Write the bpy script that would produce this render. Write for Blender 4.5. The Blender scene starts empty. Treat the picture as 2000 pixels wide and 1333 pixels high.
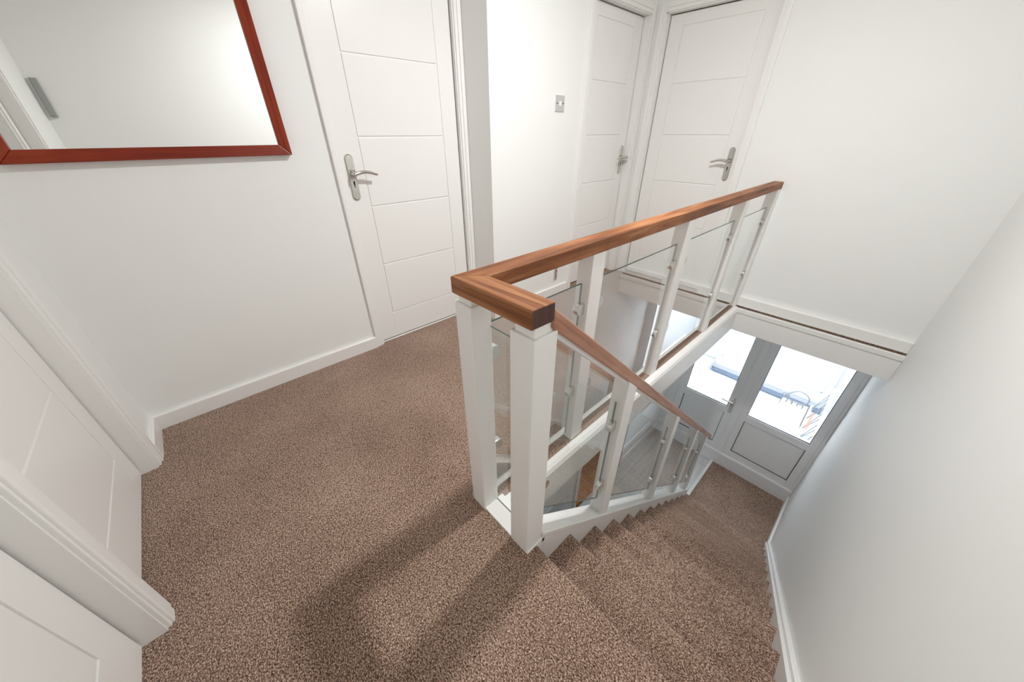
import bpy, bmesh, math, random
from mathutils import Vector, Matrix
random.seed(7)
sc = bpy.context.scene
COL = sc.collection

# ------------------------------------------------------------------ camera
def set_camera():
    cam = bpy.data.cameras.new('camera'); o = bpy.data.objects.new('camera', cam); COL.objects.link(o)
    pitch, yaw, roll = math.radians(31.351), math.radians(47.106), math.radians(-0.066)
    h = Vector((-math.sin(yaw), math.cos(yaw), 0)); r = Vector((math.cos(yaw), math.sin(yaw), 0)); z = Vector((0, 0, 1))
    fw = h * math.cos(pitch) - z * math.sin(pitch); up = h * math.sin(pitch) + z * math.cos(pitch)
    r2 = r * math.cos(roll) + up * math.sin(roll); u2 = -r * math.sin(roll) + up * math.cos(roll)
    m = Matrix((r2, u2, -fw)).transposed().to_4x4(); m.translation = Vector((0, 0, 1.225))
    o.matrix_world = m
    cam.sensor_width = 36; cam.sensor_fit = 'HORIZONTAL'; cam.lens = 667.6 / 2000 * 36
    cam.clip_start = 0.02; cam.clip_end = 200
    sc.camera = o
set_camera()

# ------------------------------------------------------------------ world, exposure
w = bpy.data.worlds.new('sky'); sc.world = w; w.use_nodes = True
bg = w.node_tree.nodes['Background']; bg.inputs['Color'].default_value = (0.86, 0.93, 1.0, 1); bg.inputs['Strength'].default_value = 6.2
sc.view_settings.view_transform = 'Standard'; sc.view_settings.look = 'None'
sc.view_settings.gamma = 1; sc.view_settings.use_curve_mapping = False
sc.view_settings.exposure = -0.08
LAMP_LENS = 1350.0
sc.cycles.max_bounces = 16; sc.cycles.diffuse_bounces = 10; sc.cycles.glossy_bounces = 6
sc.cycles.transparent_max_bounces = 24; sc.cycles.transmission_bounces = 8
sc.cycles.use_denoising = True; sc.cycles.sample_clamp_indirect = 10

# ------------------------------------------------------------------ materials
def mat(name, col, rough=0.5, metal=0.0, emit=None, spec=0.5):
    m = bpy.data.materials.new(name); m.use_nodes = True
    b = m.node_tree.nodes['Principled BSDF']
    b.inputs['Base Color'].default_value = (*col, 1); b.inputs['Roughness'].default_value = rough
    b.inputs['Metallic'].default_value = metal; b.inputs['Specular IOR Level'].default_value = spec
    if emit: b.inputs['Emission Color'].default_value = (*emit[0], 1); b.inputs['Emission Strength'].default_value = emit[1]
    return m
def N(m, t, **k):
    n = m.node_tree.nodes.new(t)
    for a, v in k.items():
        if hasattr(n, a): setattr(n, a, v)
        else: n.inputs[a].default_value = v
    return n
def L(m, a, b): m.node_tree.links.new(a, b)
def P(m): return m.node_tree.nodes['Principled BSDF']
def ramp(m, fac, stops):
    r = N(m, 'ShaderNodeValToRGB'); L(m, fac, r.inputs['Fac'])
    e = r.color_ramp.elements
    while len(e) < len(stops): e.new(0.5)
    for i, (p, c) in enumerate(stops): e[i].position = p; e[i].color = (*c, 1)
    return r
def bump(m, height, strength, dist):
    b = N(m, 'ShaderNodeBump'); b.inputs['Strength'].default_value = strength; b.inputs['Distance'].default_value = dist
    L(m, height, b.inputs['Height']); L(m, b.outputs['Normal'], P(m).inputs['Normal']); return b
def world_pos(m):
    return N(m, 'ShaderNodeNewGeometry').outputs['Position']

def paint(name, col, rough, bumps=0.02):
    m = mat(name, col, rough, spec=0.35)
    n = N(m, 'ShaderNodeTexNoise'); n.inputs['Scale'].default_value = 90; n.inputs['Detail'].default_value = 3
    L(m, world_pos(m), n.inputs['Vector'])
    n2 = N(m, 'ShaderNodeTexNoise'); n2.inputs['Scale'].default_value = 1.6; n2.inputs['Detail'].default_value = 2
    L(m, world_pos(m), n2.inputs['Vector'])
    r = ramp(m, n2.outputs['Fac'], [(0.3, tuple(c * 0.985 for c in col)), (0.7, col)])
    L(m, r.outputs['Color'], P(m).inputs['Base Color'])
    bump(m, n.outputs['Fac'], bumps, 0.01)
    return m
M = {}
M['wall'] = paint('wall_paint', (0.83, 0.84, 0.83), 0.6)
M['ceiling'] = paint('ceiling_paint', (0.86, 0.86, 0.85), 0.7)
M['gloss'] = paint('gloss_white', (0.835, 0.832, 0.818), 0.32, 0.012)
M['gloss2'] = paint('satin_white', (0.85, 0.845, 0.825), 0.4, 0.02)
M['upvc'] = mat('white_upvc', (0.82, 0.83, 0.84), 0.25)
M['gasket'] = mat('black_gasket', (0.02, 0.02, 0.022), 0.6)
M['chrome'] = mat('polished_chrome', (0.62, 0.60, 0.57), 0.09, 1.0)
M['satin'] = mat('satin_nickel', (0.72, 0.71, 0.69), 0.25, 1.0)
M['steel'] = mat('brushed_steel', (0.80, 0.80, 0.81), 0.38, 1.0)
M['dark'] = mat('dark_hole', (0.015, 0.013, 0.012), 0.7)
M['mirror'] = mat('mirror_silver', (0.90, 0.91, 0.90), 0.0, 1.0)
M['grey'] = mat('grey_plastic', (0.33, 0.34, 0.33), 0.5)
M['iron'] = mat('dark_grey_iron', (0.30, 0.32, 0.36), 0.45)
M['blue'] = mat('blue_grey_sill', (0.20, 0.25, 0.34), 0.6)
M['red'] = mat('red_strip', (0.78, 0.36, 0.28), 0.5)

def carpet_mat(name, k):
    m = mat(name, (0.2, 0.12, 0.09), 0.95, spec=0.1)
    pos = world_pos(m)
    mp = N(m, 'ShaderNodeMapping'); mp.inputs['Rotation'].default_value = (0, 0, math.radians(20)); mp.inputs['Scale'].default_value = (1.0, 1.45, 1.0); L(m, pos, mp.inputs['Vector'])
    n1 = N(m, 'ShaderNodeTexNoise'); n1.inputs['Scale'].default_value = 190; n1.inputs['Detail'].default_value = 4; n1.inputs['Roughness'].default_value = 0.7
    L(m, mp.outputs['Vector'], n1.inputs['Vector'])
    v = N(m, 'ShaderNodeTexVoronoi'); v.inputs['Scale'].default_value = 240; L(m, mp.outputs['Vector'], v.inputs['Vector'])
    n2 = N(m, 'ShaderNodeTexNoise'); n2.inputs['Scale'].default_value = 2.2; n2.inputs['Detail'].default_value = 3; L(m, pos, n2.inputs['Vector'])
    mx = N(m, 'ShaderNodeMath', operation='MULTIPLY_ADD'); L(m, v.outputs['Distance'], mx.inputs[0]); mx.inputs[1].default_value = -0.22; L(m, n1.outputs['Fac'], mx.inputs[2])
    ad = N(m, 'ShaderNodeMath', operation='MULTIPLY_ADD'); L(m, n2.outputs['Fac'], ad.inputs[0]); ad.inputs[1].default_value = 0.12; L(m, mx.outputs[0], ad.inputs[2])
    st = [(0.28, (0.030, 0.016, 0.011)), (0.38, (0.155, 0.090, 0.062)), (0.47, (0.30, 0.195, 0.143)), (0.57, (0.68, 0.52, 0.42))]
    r = ramp(m, ad.outputs[0], [(p, tuple(min(0.9, c * k) for c in col)) for p, col in st])
    L(m, r.outputs['Color'], P(m).inputs['Base Color'])
    bump(m, mx.outputs[0], 0.8, 0.004)
    P(m).inputs['Sheen Weight'].default_value = 0.15; P(m).inputs['Sheen Roughness'].default_value = 0.5
    return m
M['carpet'] = carpet_mat('brown_fleck_carpet', 1.0)

def wood_mat(name, axis, dark, mid, light, rough=0.38, slope=0.0, ringscale=9.0):
    m = mat(name, mid, rough, spec=0.33)
    pos = world_pos(m)
    rot = N(m, 'ShaderNodeMapping'); rot.inputs['Rotation'].default_value = (slope, 0, 0); L(m, pos, rot.inputs['Vector'])
    mp = N(m, 'ShaderNodeMapping'); s = [26.0, 26.0, 26.0]; s['xyz'.index(axis)] = 1.5
    mp.inputs['Scale'].default_value = s; L(m, rot.outputs['Vector'], mp.inputs['Vector'])
    n = N(m, 'ShaderNodeTexNoise'); n.inputs['Scale'].default_value = 1.4; n.inputs['Detail'].default_value = 6; n.inputs['Roughness'].default_value = 0.62; n.inputs['Distortion'].default_value = 0.6
    L(m, mp.outputs['Vector'], n.inputs['Vector'])
    n2 = N(m, 'ShaderNodeTexNoise'); n2.inputs['Scale'].default_value = 4; n2.inputs['Detail'].default_value = 4; L(m, pos, n2.inputs['Vector'])
    ad = N(m, 'ShaderNodeMath', operation='MULTIPLY_ADD'); L(m, n2.outputs['Fac'], ad.inputs[0]); ad.inputs[1].default_value = 0.35; L(m, n.outputs['Fac'], ad.inputs[2])
    r = ramp(m, ad.outputs[0], [(0.42, dark), (0.66, mid), (0.9, light)])
    L(m, r.outputs['Color'], P(m).inputs['Base Color'])
    bump(m, n.outputs['Fac'], 0.15, 0.003)
    return m
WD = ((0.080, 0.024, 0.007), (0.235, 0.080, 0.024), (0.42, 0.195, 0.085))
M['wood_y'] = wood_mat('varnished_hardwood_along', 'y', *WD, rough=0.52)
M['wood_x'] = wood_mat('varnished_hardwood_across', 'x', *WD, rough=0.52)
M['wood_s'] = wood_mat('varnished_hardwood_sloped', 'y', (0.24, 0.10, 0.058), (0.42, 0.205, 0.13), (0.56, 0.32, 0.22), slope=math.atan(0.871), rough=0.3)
M['endgrain'] = wood_mat('hardwood_end_grain', 'z', (0.05, 0.022, 0.018), (0.09, 0.040, 0.032), (0.14, 0.065, 0.05), 0.6)
MW = ((0.13, 0.010, 0.003), (0.215, 0.022, 0.006), (0.31, 0.050, 0.012))
M['red_y'] = wood_mat('mahogany_stain_along', 'y', *MW, rough=0.3)
M['red_z'] = wood_mat('mahogany_stain_upright', 'z', *MW, rough=0.3)
M['laminate'] = wood_mat('grey_laminate', 'y', (0.50, 0.51, 0.50), (0.60, 0.61, 0.60), (0.68, 0.69, 0.68), 0.4)
M['parquet_a'] = wood_mat('orange_oak_lengthwise', 'y', (0.42, 0.16, 0.045), (0.55, 0.23, 0.07), (0.66, 0.32, 0.12), 0.35)
M['parquet_b'] = wood_mat('orange_oak_crosswise', 'x', (0.36, 0.13, 0.035), (0.48, 0.19, 0.055), (0.60, 0.27, 0.09), 0.35)
M['slat'] = wood_mat('pale_bench_timber', 'y', (0.62, 0.50, 0.36), (0.74, 0.66, 0.53), (0.84, 0.78, 0.68), 0.5)
def marble():
    m = mat('white_marble_tile', (0.8, 0.8, 0.8), 0.3)
    n = N(m, 'ShaderNodeTexNoise'); n.inputs['Scale'].default_value = 3; n.inputs['Detail'].default_value = 8; n.inputs['Distortion'].default_value = 1.8
    L(m, world_pos(m), n.inputs['Vector'])
    r = ramp(m, n.outputs['Fac'], [(0.40, (0.80, 0.81, 0.82)), (0.5, (0.62, 0.64, 0.68)), (0.58, (0.80, 0.81, 0.82))])
    L(m, r.outputs['Color'], P(m).inputs['Base Color']); return m
M['marble'] = marble()
def dotted():
    m = mat('white_perforated_metal', (0.8, 0.8, 0.79), 0.35)
    return m
M['cabinet'] = dotted()

def glass(name, tint, r0, power):
    """thin clear sheet: mirror reflection that rises towards grazing angles on the face turned outwards, the rest passes"""
    m = bpy.data.materials.new(name); m.use_nodes = True; nt = m.node_tree; nt.nodes.clear()
    def nd(t, op=None):
        n = nt.nodes.new(t)
        if op: n.operation = op
        return n
    out, mix, tr, gl = nd('ShaderNodeOutputMaterial'), nd('ShaderNodeMixShader'), nd('ShaderNodeBsdfTransparent'), nd('ShaderNodeBsdfGlossy')
    tr.inputs['Color'].default_value = (*tint, 1); gl.inputs['Roughness'].default_value = 0.0; gl.inputs['Color'].default_value = (0.97, 0.98, 0.98, 1)
    lw = nd('ShaderNodeLayerWeight'); lw.inputs['Blend'].default_value = 0.5
    pw = nd('ShaderNodeMath', 'POWER'); nt.links.new(lw.outputs['Facing'], pw.inputs[0]); pw.inputs[1].default_value = power
    ma = nd('ShaderNodeMath', 'MULTIPLY_ADD'); nt.links.new(pw.outputs[0], ma.inputs[0]); ma.inputs[1].default_value = 1 - r0; ma.inputs[2].default_value = r0
    g = nd('ShaderNodeNewGeometry'); inv = nd('ShaderNodeMath', 'SUBTRACT'); inv.inputs[0].default_value = 1; nt.links.new(g.outputs['Backfacing'], inv.inputs[1])
    mu = nd('ShaderNodeMath', 'MULTIPLY'); nt.links.new(ma.outputs[0], mu.inputs[0]); nt.links.new(inv.outputs[0], mu.inputs[1])
    nt.links.new(mu.outputs[0], mix.inputs[0]); nt.links.new(tr.outputs[0], mix.inputs[1]); nt.links.new(gl.outputs[0], mix.inputs[2])
    nt.links.new(mix.outputs[0], out.inputs['Surface']); return m
M['glass'] = glass('clear_toughened_glass', (0.975, 0.985, 0.98), 0.18, 1.7)
M['stair_glass'] = glass('clear_stair_glass', (0.975, 0.985, 0.98), 0.04, 3.6)
M['window_glass'] = glass('window_glass', (0.98, 0.985, 0.985), 0.08, 4.0)
M['glass_edge'] = mat('green_glass_edge', (0.025, 0.075, 0.065), 0.3)

# ------------------------------------------------------------------ mesh helpers
def add_box(bm, b, bev=0.0, seg=2):
    x0, x1, y0, y1, z0, z1 = b
    t = bmesh.new(); bmesh.ops.create_cube(t, size=1)
    for v in t.verts:
        v.co = Vector(((x0 + x1) / 2 + v.co.x * (x1 - x0), (y0 + y1) / 2 + v.co.y * (y1 - y0), (z0 + z1) / 2 + v.co.z * (z1 - z0)))
    if bev: bmesh.ops.bevel(t, geom=t.edges[:], offset=bev, segments=seg, profile=0.6, affect='EDGES')
    me = bpy.data.meshes.new('t'); t.to_mesh(me); bm.from_mesh(me); bpy.data.meshes.remove(me); t.free()
def add_prism(bm, pts, axis, a0, a1, bev=0.0, seg=2):
    """closed polygon pts in the plane across `axis`, extruded from a0 to a1"""
    t = bmesh.new()
    def P3(p, a): return {'x': (a, p[0], p[1]), 'y': (p[0], a, p[1]), 'z': (p[0], p[1], a)}[axis]
    A = [t.verts.new(P3(p, a0)) for p in pts]; B = [t.verts.new(P3(p, a1)) for p in pts]
    n = len(pts)
    t.faces.new(A); t.faces.new(B[::-1])
    for i in range(n): t.faces.new((A[i], B[i], B[(i + 1) % n], A[(i + 1) % n]))
    bmesh.ops.recalc_face_normals(t, faces=t.faces[:])
    if bev: bmesh.ops.bevel(t, geom=t.edges[:], offset=bev, segments=seg, profile=0.6, affect='EDGES')
    me = bpy.data.meshes.new('t'); t.to_mesh(me); bm.from_mesh(me); bpy.data.meshes.remove(me); t.free()
def add_hexa(bm, c8, bev=0.0):
    t = bmesh.new(); v = [t.verts.new(c) for c in c8]
    for f in ((0, 1, 2, 3), (4, 7, 6, 5), (0, 4, 5, 1), (1, 5, 6, 2), (2, 6, 7, 3), (3, 7, 4, 0)): t.faces.new([v[i] for i in f])
    bmesh.ops.recalc_face_normals(t, faces=t.faces[:])
    if bev: bmesh.ops.bevel(t, geom=t.edges[:], offset=bev, segments=3, profile=0.6, affect='EDGES')
    me = bpy.data.meshes.new('t'); t.to_mesh(me); bm.from_mesh(me); bpy.data.meshes.remove(me); t.free()
def add_tube(bm, pts, radii, n=12, flat=1.0, ref=Vector((0, 0, 1))):
    pts = [Vector(p) for p in pts]; rings = []
    if not hasattr(radii, '__len__'): radii = [radii] * len(pts)
    for i, p in enumerate(pts):
        d = (pts[min(i + 1, len(pts) - 1)] - pts[max(i - 1, 0)]).normalized()
        r = ref if abs(d.dot(ref)) < 0.95 else Vector((0, 1, 0))
        u = d.cross(r).normalized(); v = u.cross(d).normalized()
        rings.append([bm.verts.new(p + (u * math.cos(2 * math.pi * k / n) + v * math.sin(2 * math.pi * k / n) * flat) * radii[i]) for k in range(n)])
    for a, b in zip(rings, rings[1:]):
        for k in range(n): bm.faces.new((a[k], a[(k + 1) % n], b[(k + 1) % n], b[k]))
    bm.faces.new(rings[0]); bm.faces.new(rings[-1][::-1])
def add_lathe(bm, prof, c, n=40):
    rings = []
    for r, z in prof: rings.append([bm.verts.new((c[0] + r * math.cos(2 * math.pi * k / n), c[1] + r * math.sin(2 * math.pi * k / n), c[2] + z)) for k in range(n)])
    for a, b in zip(rings, rings[1:]):
        for k in range(n): bm.faces.new((a[k], a[(k + 1) % n], b[(k + 1) % n], b[k]))
    bm.faces.new(rings[0]); bm.faces.new(rings[-1][::-1])
WPOS = {}
def tag(o, label=None, cat=None, group=None, kind=None):
    if label: o['label'] = label
    if cat: o['category'] = cat
    if group: o['group'] = group
    if kind: o['kind'] = kind
    return o
def thing(name, loc, label, cat, group=None, kind=None):
    o = bpy.data.objects.new(name, None); COL.objects.link(o); o.location = loc; o.empty_display_size = 0.1
    WPOS[o.name] = Vector(loc); return tag(o, label, cat, group, kind)
def mk(name, bm, m, parent=None, smooth=False, mats=None):
    bmesh.ops.recalc_face_normals(bm, faces=bm.faces[:])
    lo = Vector((min(v.co.x for v in bm.verts), min(v.co.y for v in bm.verts), min(v.co.z for v in bm.verts)))
    hi = Vector((max(v.co.x for v in bm.verts), max(v.co.y for v in bm.verts), max(v.co.z for v in bm.verts)))
    org = Vector(((lo.x + hi.x) / 2, (lo.y + hi.y) / 2, lo.z))
    bmesh.ops.translate(bm, verts=bm.verts[:], vec=-org)
    me = bpy.data.meshes.new(name); bm.to_mesh(me); bm.free()
    if smooth:
        for p in me.polygons: p.use_smooth = True
        me.set_sharp_from_angle(angle=math.radians(32))
    for mm in (mats or [m]): me.materials.append(M[mm] if isinstance(mm, str) else mm)
    o = bpy.data.objects.new(name, me); COL.objects.link(o); WPOS[o.name] = org
    if parent is not None: o.parent = parent; o.location = org - WPOS[parent.name]
    else: o.location = org
    return o
def boxes(name, bl, m, parent=None, bev=0.0, seg=2):
    bm = bmesh.new()
    for b in bl: add_box(bm, b, bev, seg)
    return mk(name, bm, m, parent)
def copy_at(src, org, parent):
    c = src.copy(); COL.objects.link(c); WPOS[c.name] = Vector(org); c.parent = parent
    c.location = Vector(org) - WPOS[parent.name]; return c

# ------------------------------------------------------------------ dimensions (metres; landing carpet is z = 0)
XL, XS, XR = -2.045, -1.81, 0.39          # mirror wall, switch wall, right wall
YF, YB = -0.45, 3.15                       # wall with the two doors behind the landing, far wall
HC = 2.40                                  # ceiling
ZL = -2.387                                # lower floor
ZS = -0.20                                 # underside of landing
YD = 3.93                                  # lower glazed doors
Y0, G, RS = 0.507, 0.2108, 0.1836          # first nosing, going, rise
def nose(y): return -RS / G * (y - Y0)     # nosing line
SL = RS / G

# ------------------------------------------------------------------ shell
def wall_y(name, y, x0, x1, z0, z1, side, holes, label, m='wall'):
    """wall whose visible face is the plane y; side = +1 when the solid lies towards +y; holes = (x0,x1,ztop)"""
    a, b, c = (y, y + 0.10, y + 0.16) if side > 0 else (y - 0.10, y, y - 0.16)
    bl = []; cur = x0
    for h0, h1, ht in sorted(holes):
        bl.append((cur, h0, a, b, z0, z1)); bl.append((h0, h1, a, b, ht, z1)); cur = h1
    bl.append((cur, x1, a, b, z0, z1))
    bl.append((x0, x1, b, c, z0, z1) if side > 0 else (x0, x1, c, a, z0, z1))
    return tag(boxes(name, bl, m), label, 'wall', kind='structure')
def wall_x(name, x, y0, y1, z0, z1, side, holes, label, m='wall'):
    a, b, c = (x, x + 0.10, x + 0.16) if side > 0 else (x - 0.10, x, x - 0.16)
    bl = []; cur = y0
    for h0, h1, ht in sorted(holes):
        bl.append((a, b, cur, h0, z0, z1)); bl.append((a, b, h0, h1, ht, z1)); cur = h1
    bl.append((a, b, cur, y1, z0, z1))
    bl.append((b, c, y0, y1, z0, z1) if side > 0 else (c, a, y0, y1, z0, z1))
    return tag(boxes(name, bl, m), label, 'wall', kind='structure')

D1 = (0.70, 1.472); D2 = (2.395, 3.105); D3 = (-1.715, -0.945); D4 = (-1.755, -1.045); D5 = (-0.985, -0.46); HT = 1.985
wall_x('wall_left', XL, YF - 0.16, 1.51, ZS, HC, -1, [(*D1, HT)], 'white wall with the red framed mirror on it')
wall_x('wall_side', XS, 1.57, YB + 0.16, ZS, HC, -1, [(*D2, HT)], 'short white wall with the small steel switch on it')
tag(boxes('wall_return', [(XL - 0.16, XS, 1.51, 1.57, ZS, HC)], 'wall'), 'narrow white wall return beside the door next to the mirror', 'wall', kind='structure')
wall_y('wall_far', YB, XS, XR + 0.16, ZS + 0.001, HC, 1, [(*D3, HT)], 'white wall at the far end of the landing above the stairwell')
wall_y('wall_front', YF, XL, XR + 0.16, ZS, HC, -1, [(*D4, HT), (*D5, HT)], 'white wall holding two doors side by side with a shared post')
tag(boxes('wall_right', [(XR, XR + 0.16, YF, YD + 0.07, ZL - 0.1, HC)], 'wall'), 'tall plain white wall running down beside the stairs', 'wall', kind='structure')
tag(boxes('ceiling', [(XL - 0.16, XR + 0.16, YF - 0.16, YB + 0.16, HC, HC + 0.08)], 'ceiling'), 'plain white ceiling over the landing', 'ceiling', kind='structure')

# landing carpet with rounded nosing over the stairs
bm = bmesh.new()
add_box(bm, (XL - 0.09, -0.632, YF - 0.06, YB + 0.06, -0.02, 0.0))
add_box(bm, (-0.632, -0.415, YF - 0.06, 0.456, -0.02, 0.0))
def nosed(ya, yb, z, zb):
    r = 0.018; arc = [(yb - r + r * math.sin(t), z - r + r * math.cos(t)) for t in [math.radians(a) for a in (0, 22, 45, 68, 90)]]
    return [(ya, z)] + arc + [(yb - 0.002, z - 0.028), (yb - 0.018, z - 0.034), (yb - 0.02, zb), (ya, zb)]
add_prism(bm, nosed(YF - 0.06, Y0, 0.0, -RS), 'x', -0.415, 0.345)
tag(mk('floor', bm, 'carpet'), 'brown flecked carpet covering the landing', 'floor', kind='structure')
# boards between landing and the ceiling below; its edges are the white fascias round the stairwell
bm = bmesh.new()
add_box(bm, (-2.4, -0.60, YF, YD + 0.07, ZS, -0.021), 0.0)
add_box(bm, (-0.60, -0.415, YF, 0.53, ZS, -0.021))
add_box(bm, (-0.60, XR, 3.11, YD + 0.07, ZS, -0.021))
add_box(bm, (-0.415, XR, YF, 0.30, ZS, -0.185))
tag(mk('ceiling_lower', bm, 'gloss2'), 'white ceiling of the lower hall with fascia edges round the stairwell', 'ceiling', kind='structure')
# fascia mouldings
bm = bmesh.new(); add_prism(bm, [(-0.632, -0.021), (-0.632, -0.004), (-0.612, -0.002), (-0.598, -0.012), (-0.59, -0.03), (-0.588, ZS + 0.02), (-0.593, ZS - 0.012), (-0.605, ZS - 0.012), (-0.605, -0.021)], 'y', 0.53, 3.11)
tag(mk('trim_1', bm, 'gloss'), 'white rounded fascia board under the long level balustrade', 'trim', kind='structure')
bm = bmesh.new()
add_box(bm, (-0.6, XR, 3.095, 3.11, ZS - 0.006, -0.045), 0.004); add_box(bm, (-0.6, XR, 3.088, 3.113, -0.045, -0.009), 0.003)
tag(mk('trim_2', bm, 'gloss'), 'white bulkhead board below the far wall skirting over the stairwell', 'trim', kind='structure')
tag(boxes('trim_3', [(-0.645, -0.415, 0.456, 0.545, -0.021, 0.006)], 'gloss', bev=0.004), 'short white plinth between the two corner newels', 'trim', kind='structure')

# skirting boards
def skirt(name, b, label):
    return tag(boxes(name, [b], 'gloss', bev=0.006, seg=3), label, 'baseboard', kind='structure')
skirt('baseboard_left', (XL - 0.002, XL + 0.02, YF, 0.662, -0.004, 0.078), 'white skirting board below the mirror')
skirt('baseboard_front', (XL + 0.02, -1.80, YF - 0.002, YF + 0.02, -0.004, 0.078), 'stub of white skirting in the corner by the door casing')
skirt('baseboard_return', (XL, XS + 0.018, 1.492, 1.51, -0.004, 0.078), 'short white skirting on the wall return')
skirt('baseboard_side', (XS - 0.002, XS + 0.018, 1.51, 2.345, -0.004, 0.078), 'white skirting board below the steel switch')
skirt('baseboard_far', (-0.885, XR, 3.118, 3.152, 0.003, 0.080), 'white skirting board at the far end above the bulkhead')
tag(boxes('gap_shade_strip', [(-0.885, XR, 3.132, 3.151, -0.014, 0.006)], 'carpet'), 'thin brown strip imitating the shadow gap between far skirting and bulkhead', 'trim', kind='structure')  # added strip in carpet colour, its brown stands in for the gap's shade
skirt('baseboard_right', (XR - 0.018, XR + 0.002, YF, 0.46, -0.004, 0.078), 'white skirting board on the right wall at the stair head')

# ------------------------------------------------------------------ doors
def frame_of(u):
    """local door frame: u along the wall, v out of the wall into the landing, z up -> world"""
    kind, c = u
    if kind == 'x+': return lambda a, v, z: (c + v, a, z)      # wall plane x=c, room towards +x
    if kind == 'y-': return lambda a, v, z: (a, c - v, z)      # wall plane y=c, room towards -y
    if kind == 'y+': return lambda a, v, z: (a, c + v, z)
def lbox(bm, F, a0, a1, v0, v1, z0, z1, bev=0.0, seg=2):
    p, q = F(a0, v0, z0), F(a1, v1, z1)
    add_box(bm, (min(p[0], q[0]), max(p[0], q[0]), min(p[1], q[1]), max(p[1], q[1]), z0, z1), bev, seg)
def handle(parent, F, a, z, leaf_v, direction):
    bm = bmesh.new(); n = 14; pts = []
    for i in range(n + 1):
        t = math.pi * i / n; pts.append((math.cos(t) * 0.0205, 0.072 + math.sin(t) * 0.0205))
    for i in range(n + 1):
        t = math.pi + math.pi * i / n; pts.append((math.cos(t) * 0.0205, -0.112 + math.sin(t) * 0.0205))
    ring0 = [bm.verts.new(F(a + p[0], leaf_v, z + p[1])) for p in pts]; ring1 = [bm.verts.new(F(a + p[0], leaf_v + 0.006, z + p[1])) for p in pts]
    ring2 = [bm.verts.new(F(a + p[0] * 0.84, leaf_v + 0.009, z + (p[1] + 0.02) * 0.965 - 0.02)) for p in pts]
    m = len(pts)
    for A, B in ((ring0, ring1), (ring1, ring2)):
        for i in range(m): bm.faces.new((A[i], A[(i + 1) % m], B[(i + 1) % m], B[i]))
    bm.faces.new(ring2); bm.faces.new(ring0[::-1])
    h = mk('door_handle', bm, 'chrome', parent); h['label'] = 'polished chrome lever handle on long backplate'
    bm = bmesh.new()
    add_tube(bm, [F(a, leaf_v + 0.006, z), F(a, leaf_v + 0.02, z), F(a, leaf_v + 0.056, z)], [0.0135, 0.0115, 0.0105], 16)
    path, rad = [], []
    for i in range(15):
        t = i / 14.0
        path.append(F(a + direction * (-0.008 + 0.126 * t), leaf_v + 0.060 - 0.010 * t * t, z + 0.012 * math.sin(math.pi * min(1, t * 1.05)) - 0.008 * t))
        rad.append(0.0125 - 0.005 * t)
    add_tube(bm, path, rad, 14, flat=0.85)
    mk('lever', bm, 'chrome', h, smooth=True)
    bm = bmesh.new()
    lbox(bm, F, a - 0.0045, a + 0.0045, leaf_v + 0.004, leaf_v + 0.0098, z - 0.055, z - 0.037, 0.001); lbox(bm, F, a - 0.0022, a + 0.0022, leaf_v + 0.004, leaf_v + 0.0098, z - 0.068, z - 0.05, 0.0005)
    mk('keyhole', bm, 'dark', h)
    for dz in (0.08, -0.12):
        bm = bmesh.new(); add_tube(bm, [F(a, leaf_v + 0.007, z + dz), F(a, leaf_v + 0.0102, z + dz)], 0.003, 10); mk('screw', bm, 'steel', h)
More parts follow.
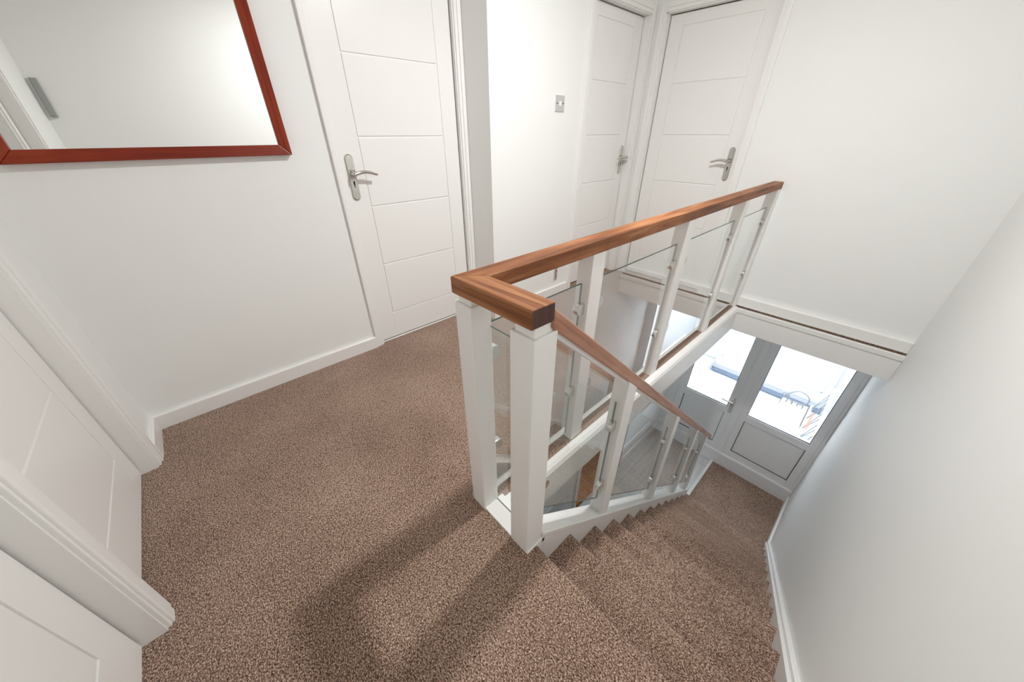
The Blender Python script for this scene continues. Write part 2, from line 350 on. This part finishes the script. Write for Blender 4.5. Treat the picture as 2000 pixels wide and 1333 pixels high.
def door(n, F, a0, a1, label, hand_a=None, hand_dir=1, arch=(True, True), arch_w=(0.045, 0.045), leaf_v=-0.05, strip=False):
    mid = F((a0 + a1) / 2, 0, 0)
    d = thing('door_%d' % n, mid, label, 'door', kind='structure')
    # lining
    bm = bmesh.new()
    lbox(bm, F, a0 - 0.004, a0 + 0.012, -0.10, 0.002, 0, HT); lbox(bm, F, a1 - 0.012, a1 + 0.004, -0.10, 0.002, 0, HT); lbox(bm, F, a0, a1, -0.10, 0.002, HT - 0.012, HT + 0.004)
    mk('door_lining', bm, 'gloss', d)
    # architraves, stepped profile
    zt = HT + 0.05
    for side, on, aw in ((-1, arch[0], arch_w[0]), (1, arch[1], arch_w[1])):
        if not on: continue
        e = a0 if side < 0 else a1
        bm = bmesh.new()
        inner, outer = e - side * 0.006, e + side * aw
        lbox(bm, F, min(inner, outer), max(inner, outer), -0.001, 0.012, 0.001, zt, 0.003)
        i2 = inner + side * (aw + 0.006) * 0.42
        lbox(bm, F, min(i2, outer), max(i2, outer), 0.008, 0.019, 0.001, zt, 0.004)
        mk('architrave', bm, 'gloss', d)
    bm = bmesh.new(); oa, ob = a0 + 0.007, a1 - 0.007
    lbox(bm, F, oa, ob, -0.001, 0.012, HT - 0.006, zt, 0.003); lbox(bm, F, oa, ob, 0.008, 0.019, HT + 0.016, zt, 0.004)
    mk('architrave_head', bm, 'gloss', d)
    # leaf: stiles, rails, and five raised panels parted by grooves
    l0, l1, zb, zt = a0 + 0.018, a1 - 0.018, 0.011, HT - 0.018
    v0, v1 = leaf_v - 0.04, leaf_v
    g = 0.003; pm = 0.105; p0, p1 = l0 + pm, l1 - pm; zz = [0.19, 0.522, 0.865, 1.208, 1.552, 1.895]
    bm = bmesh.new(); lbox(bm, F, l0, l1, v0, v1 - 0.005, zb, zt)
    for b in ((l0, p0 - g, zb, zt), (p1 + g, l1, zb, zt)): lbox(bm, F, b[0], b[1], v0 + 0.01, v1, b[2], b[3], 0.0018)
    for b in ((p0 - g, p1 + g, zb, zz[0] - g), (p0 - g, p1 + g, zz[-1] + g, zt)): lbox(bm, F, b[0], b[1], v0 + 0.01, v1, b[2], b[3], 0.0018)
    leaf = mk('door_leaf', bm, 'gloss', d)
    for za, zc in zip(zz, zz[1:]):
        bm = bmesh.new(); lbox(bm, F, p0 + g, p1 - g, v1 - 0.02, v1, za + g, zc - g, 0.003); mk('panel', bm, 'gloss', leaf)
    if strip: bm = bmesh.new(); lbox(bm, F, a0 + 0.013, a1 - 0.013, leaf_v - 0.004, leaf_v + 0.009, -0.003, 0.005, 0.001); mk('threshold_strip', bm, 'gloss2', d)
    if hand_a is not None: handle(d, F, hand_a, 1.04, leaf_v, hand_dir)
    return d
F1 = frame_of(('x+', XL)); F2 = frame_of(('x+', XS)); F3 = frame_of(('y-', YB)); F4 = frame_of(('y+', YF))
door(1, F1, *D1, 'white panelled door beside the red framed mirror', 0.752, 1, arch_w=(0.04, 0.036), leaf_v=-0.022, strip=True)
door(2, F2, *D2, 'narrow looking white door on the wall with the steel switch', D2[1] - 0.062, -1, arch_w=(0.045, 0.043))
door(3, F3, *D3, 'white panelled door at the far end with the handle on its right', D3[1] - 0.072, -1, arch_w=(0.045, 0.045))
door(4, F4, *D4, 'white panelled door in the corner nearest the mirror', D4[1] - 0.07, -1, arch_w=(0.045, 0.052))
door(5, F4, *D5, 'white panelled door sharing a post with the corner door', D5[1] - 0.07, -1, arch_w=(0.012, 0.05))

# ------------------------------------------------------------------ stairs
st = thing('staircase', (-0.035, Y0, ZL), 'straight flight of brown carpeted stairs with white strings going down', 'staircase')
for k in range(1, 13):
    bm = bmesh.new(); yk = Y0 + G * k
    add_prism(bm, nosed(yk - G - 0.019, yk, -RS * k, -RS * (k + 1)), 'x', -0.415, 0.352)
    mk('step', bm, 'carpet', st)
def slanted(bm, x0, x1, ya, yb, top, bot, bev=0.0):
    add_prism(bm, [(ya, nose(ya) + top), (yb, nose(yb) + top), (yb, nose(yb) + bot), (ya, nose(ya) + bot)], 'x', x0, x1, bev)
bm = bmesh.new(); slanted(bm, -0.478, -0.415, 0.53, 3.03, 0.045, -0.30); mk('string', bm, 'gloss', st)
bm = bmesh.new(); slanted(bm, -0.49, -0.413, 0.53, 3.03, 0.062, 0.038, 0.003); mk('base_rail', bm, 'gloss', st)
bm = bmesh.new(); slanted(bm, 0.352, XR, 0.46, 3.14, 0.012, -0.30); mk('string', bm, 'gloss', st)
bm = bmesh.new(); slanted(bm, 0.366, XR, 0.46, 3.14, 0.036, 0.0, 0.005); mk('string_cap', bm, 'gloss', st)
bm = bmesh.new(); add_prism(bm, [(0.545, ZL), (0.545, nose(0.545) - 0.28), (3.03, nose(3.03) - 0.02), (3.03, ZL)], 'x', -0.47, -0.43)
tag(mk('wall_understairs', bm, 'wall'), 'white panel closing the space under the stairs', 'wall', kind='structure')

# ------------------------------------------------------------------ balustrades
def clamp(parent, axis, x, y, z, sgn, slope=0.0):
    """D-shaped clamp; flat end at (x,y,z) against the post, round end reaching out by sgn along axis"""
    h, ln, th = 0.023, 0.042, 0.013
    pts = [(0, -h), (ln - h, -h)] + [(ln - h + h * math.sin(t), -h * math.cos(t)) for t in [math.pi * i / 10 for i in range(1, 10)]] + [(ln - h, h), (0, h)]
    pts = [(sgn * p[0], p[1] - slope * sgn * p[0]) for p in pts]
    bm = bmesh.new()
    if axis == 'y': add_prism(bm, [(y + p[0], z + p[1]) for p in pts], 'x', x - th, x + th, 0.003)
    else: add_prism(bm, [(x + p[0], z + p[1]) for p in pts], 'y', y - th, y + th, 0.003)
    return mk('clamp', bm, 'satin', parent)
def pane(name, parent, bm, thin_axis, g='glass'):
    o = mk(name, bm, None, parent, smooth=False, mats=[g, 'glass_edge'])
    for p in o.data.polygons:
        if abs(p.normal['xyz'.index(thin_axis)]) < 0.5: p.material_index = 1
    return o
def newel(name, parent, x0, x1, y0, y1, z0, z1, zsh, neck=0.008):
    bm = bmesh.new(); add_box(bm, (x0, x1, y0, y1, z0, zsh), 0.004); add_box(bm, (x0 + neck, x1 - neck, y0 + neck, y1 - neck, zsh - 0.01, z1), 0.003)
    return mk(name, bm, 'gloss2', parent)

lb = thing('landing_balustrade', (-0.64, 1.75, 0), 'long level balustrade with wooden top rail, white posts and clear glass panels', 'balustrade')
newel('newel_post', lb, -0.712, -0.641, 0.453, 0.520, -0.004, 0.885, 0.846)
newel('newel_post', lb, -0.498, -0.42, 0.455, 0.533, -0.19, 0.885, 0.846)
def rin(y): return -0.637 + 0.020 * (y - 0.513) / 2.63
def rz(y): return 0.920 + 0.014 * (y - 0.443) / 2.69
PY = [(0.965, 1.040), (1.695, 1.768), (2.452, 2.520), (3.078, YB)]
for a, b in PY:
    xi = rin(a) - 0.002
    bm = bmesh.new(); add_box(bm, (xi - 0.062, xi, a, b, -0.004, rz(a) - 0.04), 0.004); mk('post', bm, 'gloss2', lb)
T = 0.046
bm = bmesh.new()
yf = YB + 0.001
add_hexa(bm, [(-0.702, 0.441, 0.920), (-0.637, 0.513, 0.920), (rin(yf), yf, rz(yf)), (rin(yf) - 0.062, yf, rz(yf)),
              (-0.702, 0.441, 0.920 - T), (-0.637, 0.513, 0.920 - T), (rin(yf), yf, rz(yf) - T), (rin(yf) - 0.062, yf, rz(yf) - T)], 0.004)
mk('top_rail', bm, 'wood_y', lb)
bm = bmesh.new()
add_hexa(bm, [(-0.702, 0.441, 0.9205), (-0.420, 0.445, 0.9225), (-0.418, 0.515, 0.9225), (-0.637, 0.513, 0.9205),
              (-0.702, 0.441, 0.920 - T), (-0.420, 0.445, 0.921 - T), (-0.418, 0.515, 0.921 - T), (-0.637, 0.513, 0.920 - T)], 0.004)
sr = mk('corner_rail', bm, None, lb, mats=['wood_x', 'endgrain'])
for p in sr.data.polygons:
    if p.normal.x > 0.8: p.material_index = 1
GT, GB = 0.773, 0.045
ends = [(0.530, 0.948)] + [(PY[i][1] + 0.012, PY[i + 1][0] - 0.016) for i in range(3)]
faces_ = [(0.520, PY[0][0])] + [(PY[i][1], PY[i + 1][0]) for i in range(3)]
for (a, b), (fa, fb) in zip(ends, faces_):
    xc = rin((a + b) / 2) - 0.026
    bm = bmesh.new(); add_box(bm, (xc - 0.004, xc + 0.004, a, b, GB, GT)); g = pane('glass_panel', lb, bm, 'x')
    for z in (0.672, 0.285):
        clamp(g, 'y', xc, fa - 0.002, z, 1); clamp(g, 'y', xc, fb + 0.002, z, -1)
bm = bmesh.new(); add_box(bm, (-0.643, -0.496, 0.5135, 0.5185, 0.006, GT)); g = pane('glass_panel', lb, bm, 'y', 'stair_glass')

sb = thing('stair_balustrade', (-0.45, 1.8, ZL), 'sloping stair balustrade with wooden handrail, white posts and glass panels', 'balustrade')
def hr(y): return 0.909 - SL * (y - 0.513)
SY = [(0.967, 1.040), (1.705, 1.775), (2.385, 2.452), (2.900, 2.966)]
for i, (a, b) in enumerate(SY):
    bm = bmesh.new(); xi = -0.421
    add_prism(bm, [(a, hr(a) - 0.05), (b, hr(b) - 0.05), (b, nose(b) + 0.05), (a, nose(a) + 0.05)], 'x', xi - 0.062, xi, 0.003)
    mk('post', bm, 'gloss2', sb)
bm = bmesh.new()
add_prism(bm, [(0.515, hr(0.515)), (3.13, hr(3.13)), (3.13, hr(3.13) - 0.052), (0.515, hr(0.515) - 0.052)], 'x', -0.484, -0.420, 0.005, 3)
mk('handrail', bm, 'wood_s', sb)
bm = bmesh.new(); add_prism(bm, [(0.533, hr(0.533) - 0.05), (2.93, hr(2.93) - 0.05), (2.93, hr(2.93) - 0.066), (0.533, hr(0.533) - 0.066)], 'x', -0.470, -0.434)
mk('handrail_fillet', bm, 'gloss', sb)
ends = [(0.545, 0.951)] + [(SY[i][1] + 0.012, SY[i + 1][0] - 0.016) for i in range(3)]
faces_ = [(0.533, SY[0][0])] + [(SY[i][1], SY[i + 1][0]) for i in range(3)]
GX = -0.450
for (a, b), (fa, fb) in zip(ends, faces_):
    bm = bmesh.new(); add_prism(bm, [(a, hr(a) - 0.166), (b, hr(b) - 0.166), (b, nose(b) + 0.163), (a, nose(a) + 0.163)], 'x', GX - 0.004, GX + 0.004)
    g = pane('glass_panel', sb, bm, 'x', 'stair_glass')
    for f, s in ((fa, 1), (fb, -1)):
        yy = f - s * 0.002
        for z in (hr(yy) - 0.166 - 0.11, nose(yy) + 0.163 + 0.115): clamp(g, 'y', GX, yy, z, s)

# ------------------------------------------------------------------ mirror
my0, my1, mz0, mz1, mf = -0.366, 0.483, 1.139, 2.06, 0.041
mr = thing('wall_mirror', (XL, (my0 + my1) / 2, mz0), 'rectangular wall mirror in a reddish brown stained wooden frame', 'mirror')
boxes('mirror_glass', [(XL + 0.004, XL + 0.012, my0 + 0.02, my1 - 0.02, mz0 + 0.02, mz1 - 0.02)], 'mirror', mr)
def frame_piece(pts, m):
    bm = bmesh.new(); lo, hi = XL - 0.001, XL + 0.031
    outer_a, outer_b, inner_b, inner_a = pts
    c = [(lo, *outer_a), (lo, *outer_b), (lo, *inner_b), (lo, *inner_a), (hi, *outer_a), (hi, *outer_b), (hi - 0.008, *inner_b), (hi - 0.008, *inner_a)]
    add_hexa(bm, c, 0.003); return mk('frame_side', bm, m, mr)
A, B, C_, D_ = (my0, mz0), (my1, mz0), (my1, mz1), (my0, mz1)
a, b, c_, d_ = (my0 + mf, mz0 + mf), (my1 - mf, mz0 + mf), (my1 - mf, mz1 - mf), (my0 + mf, mz1 - mf)
frame_piece((A, B, b, a), 'red_y'); frame_piece((D_, C_, c_, d_), 'red_y'); frame_piece((B, C_, c_, b), 'red_z'); frame_piece((A, D_, d_, a), 'red_z')

# ------------------------------------------------------------------ small wall fittings
sw = thing('light_switch', (XS, 2.115, 1.347), 'small square brushed steel light switch on the white wall', 'switch')
boxes('plate', [(XS - 0.001, XS + 0.007, 2.070, 2.160, 1.347, 1.437)], 'steel', sw, bev=0.002)
boxes('rocker', [(XS + 0.005, XS + 0.011, 2.106, 2.124, 1.378, 1.406)], 'gloss', sw, bev=0.002)
for y in (2.085, 2.145):
    bm = bmesh.new(); add_tube(bm, [(XS + 0.006, y, 1.392), (XS + 0.0085, y, 1.392)], 0.004, 10); mk('screw', bm, 'dark', sw)
ct = thing('wall_plate', (XS, 2.185, 0.14), 'narrow upright chrome plate low on the wall above the skirting', 'wall plate')
boxes('plate', [(XS - 0.001, XS + 0.012, 2.168, 2.202, 0.14, 0.30)], 'steel', ct, bev=0.003)
bm = bmesh.new(); add_tube(bm, [(XS + 0.011, 2.192, 0.215), (XS + 0.0135, 2.192, 0.215)], 0.005, 10); mk('screw', bm, 'dark', ct)
gb = thing('grey_block', (XR, -0.412, 1.325), 'slim upright grey block on the wall, copying a grey mark in the mirror', 'wall box')  # thin grey block shaped after an unidentified grey smear in the mirror
boxes('block_body', [(XR - 0.022, XR + 0.001, -0.430, -0.394, 1.325, 1.556)], 'grey', gb, bev=0.004)
boxes('block_face', [(XR - 0.025, XR - 0.02, -0.426, -0.398, 1.335, 1.546)], 'grey', gb, bev=0.002)

# the landing's ceiling lamp, above the picture: its place follows from the shadows of newels, rail, mirror and handles
def ceiling_lamp(c, r=0.055):
    t = thing('ceiling_lamp_offscreen', c, 'small round ceiling downlight above the level balustrade', 'lamp')
    bm = bmesh.new(); add_lathe(bm, [(r + 0.012, 0.0), (r + 0.016, 0.004), (r + 0.016, 0.10), (r + 0.01, 0.1005)], c); mk('barrel', bm, 'satin', t, smooth=True)
    bm = bmesh.new(); add_lathe(bm, [(r - 0.004, -0.003), (r, -0.0015), (r, 0.004)], c)
    mk('lens_offscreen', bm, mat('lit_lens', (0.9, 0.9, 0.88), 0.4, emit=((1.0, 0.990, 0.982), LAMP_LENS)), t, smooth=True)
ceiling_lamp((-0.58, 1.38, 2.30))

# ------------------------------------------------------------------ lower hall
XW = -1.20

bl = [(XW - 0.1, XW, 0.40, 2.06, ZL - 0.1, ZS), (XW - 0.1, XW, 2.06, 2.95, -0.35, ZS), (XW - 0.1, XW, 2.95, YD + 0.07, ZL - 0.1, ZS)]
tag(boxes('wall_lower_left', bl, 'wall'), 'white lower hall wall with an open doorway', 'wall', kind='structure')
tag(boxes('wall_lower_near', [(XW - 0.1, XR, 0.30, 0.40, ZL - 0.1, ZS)], 'wall'), 'white end wall of the lower hall under the landing', 'wall', kind='structure')
skirt('baseboard_lower', (XW, XW + 0.02, 2.99, YD, ZL, ZL + 0.11), 'white skirting of the lower hall beside the grey floor')
skirt('baseboard_stairfoot', (XR - 0.02, XR, 3.09, YD, ZL, ZL + 0.10), 'white skirting at the foot of the stairs on the right')
# grey laminate floor made of planks
fl = tag(boxes('floor_lower', [(XW - 0.1, -0.40, 0.40, YD + 0.05, ZL - 0.10, ZL - 0.008)], 'laminate'), 'grey laminate floor of the lower hall', 'floor', kind='structure')
proto = None; pw, pl = 0.125, 0.90
for i in range(6):
    for j in range(-1, 4):
        ya = 0.45 + j * pl + (i % 3) * 0.3; yb = min(ya + pl, YD); ya = max(ya, 0.41)
        if yb - ya < 0.1: continue
        xa = XW + 0.021 + i * pw; xb = min(xa + pw, -0.436)
        if abs((yb - ya) - pl) < 1e-6 and abs(xb - xa - pw) < 1e-6 and proto: copy_at(proto, ((xa + xb) / 2, (ya + yb) / 2, ZL - 0.008), fl)
        else:
            o = boxes('plank', [(xa + 0.0012, xb - 0.0012, ya + 0.0012, yb - 0.0012, ZL - 0.008, ZL)], 'laminate', fl, bev=0.001, seg=1)
            if abs((yb - ya) - pl) < 1e-6 and abs(xb - xa - pw) < 1e-6: proto = o
# carpeted stair foot
tag(boxes('floor_stairfoot', [(-0.402, XR, 2.95, YD + 0.05, ZL - 0.10, ZL)], 'carpet', bev=0.004), 'brown carpet at the foot of the stairs before the glazed doors', 'floor', kind='structure')
tag(boxes('trim_4', [(-0.436, -0.400, 2.97, YD, ZL - 0.02, ZL + 0.012)], 'gloss', bev=0.006), 'white edging strip between carpet and grey floor', 'trim', kind='structure')
# orange parquet in the room beyond the lower doorway
fp = tag(boxes('floor_parquet', [(-2.4, XW - 0.1 + 0.1, 1.4, 3.4, ZL - 0.10, ZL - 0.008)], 'parquet_b'), 'orange wooden parquet floor beyond the lower doorway', 'floor', kind='structure')
protos = {}
bs = 0.16
for i in range(7):
    for j in range(12):
        k = (i + j) % 2; xa, ya = XW - 0.005 - (i + 1) * bs, 1.41 + j * bs
        org = (xa + bs / 2, ya + bs / 2, ZL - 0.008)
        if k in protos: copy_at(protos[k], org, fp)
        else: protos[k] = boxes('parquet_tile', [(xa + 0.001, xa + bs - 0.001, ya + 0.001, ya + bs - 0.001, ZL - 0.008, ZL)], 'parquet_a' if k else 'parquet_b', fp, bev=0.001, seg=1)
tag(boxes('wall_parquet_room', [(-2.5, -2.4, 1.3, 3.5, ZL - 0.1, ZS), (-2.4, XW - 0.1, 1.3, 1.4, ZL - 0.1, ZS), (-2.4, XW - 0.1, 3.4, 3.5, ZL - 0.1, ZS)], 'wall'), 'white walls of the room with the parquet floor', 'wall', kind='structure')
bm = bmesh.new()
for y in (2.01, 2.95): add_box(bm, (XW - 0.005, XW + 0.016, y, y + 0.05, ZL, -0.30), 0.004)
add_box(bm, (XW - 0.005, XW + 0.016, 2.061, 2.949, -0.35, -0.30), 0.004)
tag(mk('trim_5', bm, 'gloss'), 'white casing round the lower doorway', 'trim', kind='structure')
# white cabinet with perforated top beside the stairs
cb = thing('white_cabinet', (-0.72, 1.7, ZL), 'low white two door cabinet standing beside the stairs', 'cabinet')
cz = -1.6
boxes('body', [(-0.925, -0.50, 1.30, 2.08, ZL, cz - 0.02)], 'cabinet', cb, bev=0.006)
boxes('top', [(-0.935, -0.492, 1.29, 2.09, cz - 0.022, cz)], 'cabinet', cb, bev=0.006)
boxes('door', [(-0.935, -0.924, 1.31 + q * 0.385, 1.685 + q * 0.385, ZL + 0.06, cz - 0.03) for q in (0,)], 'cabinet', cb, bev=0.003)
boxes('door', [(-0.935, -0.924, 1.695, 2.07, ZL + 0.06, cz - 0.03)], 'cabinet', cb, bev=0.003)
vt = thing('wall_vent', (XW, 1.67, -2.12), 'white perforated vent plate low on the lower hall wall', 'vent')
boxes('plate', [(XW - 0.001, XW + 0.008, 1.53, 1.81, -2.12, -1.88)], 'cabinet', vt, bev=0.003)
bm = bmesh.new()
for i in range(9):
    for j in range(7):
        y, z = 1.55 + i * 0.03 + (j % 2) * 0.012, -2.10 + j * 0.033
        add_tube(bm, [(XW + 0.006, y, z), (XW + 0.0088, y, z)], 0.006, 8)
pf = mk('perforation', bm, 'grey', vt); pf['kind'] = 'stuff'

# ------------------------------------------------------------------ glazed doors at the foot of the stairs
def ubox(bl, name, parent, bev=0.005): return boxes(name, bl, 'upvc', parent, bev=bev)
y0, y1 = YD - 0.005, YD + 0.065
ZB, ZP, ZM, ZG, ZT = -2.205, -2.117, -1.626, -1.535, -0.36
def glazed(n, label, stiles, g0, g1):
    d = thing('door_%d' % n, ((g0 + g1) / 2, YD, ZL), label, 'door', kind='structure')
    for a, b in stiles: ubox([(a, b, y0, y1, ZB, ZS - 0.002)], 'stile', d)
    ubox([(g0 - 0.004, g1 + 0.004, y0 + 0.001, y1 - 0.001, ZB + 0.001, ZP)], 'rail', d)
    ubox([(g0 - 0.004, g1 + 0.004, y0 + 0.001, y1 - 0.001, ZM, ZG)], 'rail', d)
    ubox([(g0 - 0.004, g1 + 0.004, y0 + 0.001, y1 - 0.001, ZT, ZS - 0.003)], 'rail', d)
    ubox([(g0 + 0.004, g1 - 0.004, y0 + 0.016, y1 - 0.02, ZP - 0.004, ZM + 0.004)], 'panel', d)
    bm = bmesh.new(); add_box(bm, (g0 - 0.006, g1 + 0.006, YD + 0.026, YD + 0.034, ZG - 0.006, ZT + 0.006)); o = mk('pane', bm, 'window_glass', d)
    bm = bmesh.new(); t = 0.0045
    for z, zz in ((ZP, ZM), (ZG, ZT)):
        for b in ((g0, g0 + t, z, zz), (g1 - t, g1, z, zz), (g0, g1, z, z + t)):
            add_box(bm, (b[0], b[1], YD + 0.003, YD + 0.014, b[2], b[3]))
    mk('gasket', bm, 'gasket', d)
    return d
dl = glazed(6, 'white glazed door with chrome handle beside the grey floor', [(-1.075, -0.99), (-0.505, -0.428)], -0.99, -0.505)
glazed(7, 'white glazed door facing the foot of the carpeted stairs', [(-0.362, -0.29), (0.293, 0.362)], -0.29, 0.293)
bm = bmesh.new()
for b in ((-1.2, -1.072), (-0.431, -0.359), (0.359, XR)): add_box(bm, (b[0], b[1], YD - 0.014, YD + 0.07, ZB - 0.01, ZS - 0.001), 0.006)
add_box(bm, (-1.2, XR, YD - 0.03, YD + 0.07, ZL - 0.01, ZB), 0.012)
tag(mk('trim_6', bm, 'upvc'), 'white frame and raised sill holding the two glazed doors', 'trim', kind='structure')
bm = bmesh.new(); add_box(bm, (-0.477, -0.445, YD - 0.016, YD - 0.004, -1.60, -1.385), 0.004); hd = mk('door_handle', bm, 'satin', dl)
bm = bmesh.new(); add_tube(bm, [(-0.461, YD - 0.014, -1.43), (-0.461, YD - 0.05, -1.43)], 0.009, 12); add_tube(bm, [(-0.456, YD - 0.05, -1.43), (-0.50, YD - 0.052, -1.43), (-0.575, YD - 0.046, -1.433)], [0.010, 0.009, 0.008], 12)
mk('lever', bm, 'satin', hd, smooth=True)

# ------------------------------------------------------------------ porch outside the glazed doors
ZO = -2.45; YP = 6.22
fo = tag(boxes('floor_porch', [(-1.5, 0.55, YD + 0.07, YP + 0.1, ZO - 0.12, ZO - 0.012)], 'marble'), 'pale marble tiled floor of the porch outside', 'floor', kind='structure')
tp = None; ts = 0.40
for i in range(5):
    for j in range(6):
        xa, ya = -1.44 + i * ts, YD + 0.08 + j * ts - (0.0)
        if ya + ts > YP: continue
        org = (xa + ts / 2, ya + ts / 2, ZO - 0.012)
        if tp: copy_at(tp, org, fo)
        else: tp = boxes('tile', [(xa + 0.002, xa + ts - 0.002, ya + 0.002, ya + ts - 0.002, ZO - 0.012, ZO)], 'marble', fo, bev=0.0015, seg=1)
tag(boxes('wall_porch_far', [(-1.6, 0.6, YP, YP + 0.1, ZO - 0.1, -0.1)], 'upvc'), 'white far wall of the porch', 'wall', kind='structure')
tag(boxes('wall_porch_left', [(-1.6, -1.46, YD + 0.07, YP, ZO - 0.1, -0.1)], 'upvc'), 'white left wall of the porch', 'wall', kind='structure')
tag(boxes('wall_porch_right', [(0.47, 0.6, YD + 0.07, YP, ZO - 0.1, -0.1)], 'upvc'), 'white right wall of the porch', 'wall', kind='structure')
tag(boxes('trim_7', [(-1.46, -1.24, YD + 0.3, YP - 0.02, ZO - 0.01, ZO + 0.16)], 'upvc', bev=0.01), 'white low ledge along the left porch wall', 'trim', kind='structure')
tag(boxes('trim_8', [(-1.22, 0.36, YP - 0.15, YP, ZO - 0.004, ZO + 0.02)], 'blue', bev=0.004), 'blue grey door sill across the far side of the porch', 'trim', kind='structure')
for q, (xa, xb, lab) in enumerate(((-1.24, -0.46, 'white panelled porch door behind the handled glazed door'), (-0.44, 0.34, 'white panelled porch door behind the garden bench'))):
    d = thing('door_%d' % (8 + q), ((xa + xb) / 2, YP, ZO), lab, 'door', kind='structure')
    boxes('door_leaf', [(xa, xb, YP - 0.045, YP + 0.001, ZO + 0.02, -0.5)], 'upvc', d, bev=0.004)
    boxes('kick_rail', [(xa + 0.02, xb - 0.02, YP - 0.06, YP - 0.04, ZO + 0.10, ZO + 0.16)], 'upvc', d, bev=0.006)
    pa, pb, pz0, pz1, t = xa + 0.08, xb - 0.08, ZO + 0.30, -0.7, 0.022
    boxes('moulding', [(pa, pb, YP - 0.058, YP - 0.04, pz0, pz0 + t), (pa, pb, YP - 0.058, YP - 0.04, pz1 - t, pz1), (pa, pa + t, YP - 0.058, YP - 0.04, pz0, pz1), (pb - t, pb, YP - 0.058, YP - 0.04, pz0, pz1)], 'upvc', d, bev=0.005)
    boxes('panel', [(pa + 0.06, pb - 0.06, YP - 0.052, YP - 0.04, pz0 + 0.06, pz1 - 0.06)], 'upvc', d, bev=0.005)
# slatted bench with scrolled iron end
bn = thing('garden_bench', (0.05, 4.85, ZO), 'slatted pale timber garden bench with scrolled iron arms in the porch', 'bench')
zs = -2.02; by0, by1 = 4.25, 5.42
for i in range(5):
    xa = -0.115 + i * 0.062
    boxes('slat', [(xa, xa + 0.05, by0, by1, zs - 0.022, zs)], 'slat', bn, bev=0.004)
for y in (by0 + 0.04, by1 - 0.03):
    bm = bmesh.new()
    add_tube(bm, [(-0.12, y, ZO), (-0.10, y, ZO + 0.2), (-0.12, y, zs - 0.03)], 0.012, 8); add_tube(bm, [(0.24, y, ZO), (0.20, y, ZO + 0.2), (0.20, y, zs - 0.03)], 0.012, 8)
    add_tube(bm, [(-0.12, y, zs - 0.032), (0.2, y, zs - 0.032)], 0.011, 8)
    mk('leg_frame', bm, 'iron', bn, smooth=True)
    bm = bmesh.new(); pts = []
    for i in range(26):
        t = i / 25.0
        if t < 0.45: pts.append((-0.12 + 0.16 * t / 0.45, y, zs + 0.03 + 0.17 * math.sin(math.pi * 0.5 * t / 0.45)))
        else:
            u = (t - 0.45) / 0.55; a = math.pi * 0.5 - u * math.pi * 1.25; r = 0.10
            pts.append((0.04 + 0.12 * math.cos(a) + 0.0, y, zs + 0.10 + r * math.sin(a)))
    add_tube(bm, pts, 0.008, 8)
    cpts = [(-0.10 + 0.045 * math.cos(a) * (1 - a / 14), y, zs + 0.06 + 0.045 * math.sin(a) * (1 - a / 14)) for a in [i * 0.45 for i in range(18)]]
    add_tube(bm, cpts, 0.006, 8)
    mk('armrest', bm, 'iron', bn, smooth=True)
bm = bmesh.new()
for i in range(9):
    add_tube(bm, [(0.215 + 0.10, by0 + 0.05 + i * 0.13, zs + 0.38), (0.205, by0 + 0.16 + i * 0.13 - 0.11 + (0.13 if i % 2 else 0), zs + 0.02)], 0.004, 6)
mk('back_lattice', bm, 'iron', bn, smooth=True)
boxes('back_rail', [(0.30, 0.335, by0, by1, zs + 0.36, zs + 0.41)], 'slat', bn, bev=0.005)
boxes('back_rail', [(0.195, 0.225, by0, by1, zs + 0.0, zs + 0.05)], 'slat', bn, bev=0.005)
bm = bmesh.new(); add_prism(bm, [(0.232, zs + 0.10), (0.252, zs + 0.17), (0.250, zs + 0.173), (0.230, zs + 0.103)], 'y', by0 + 0.45, by1 - 0.35); mk('back_strip', bm, 'red', bn)
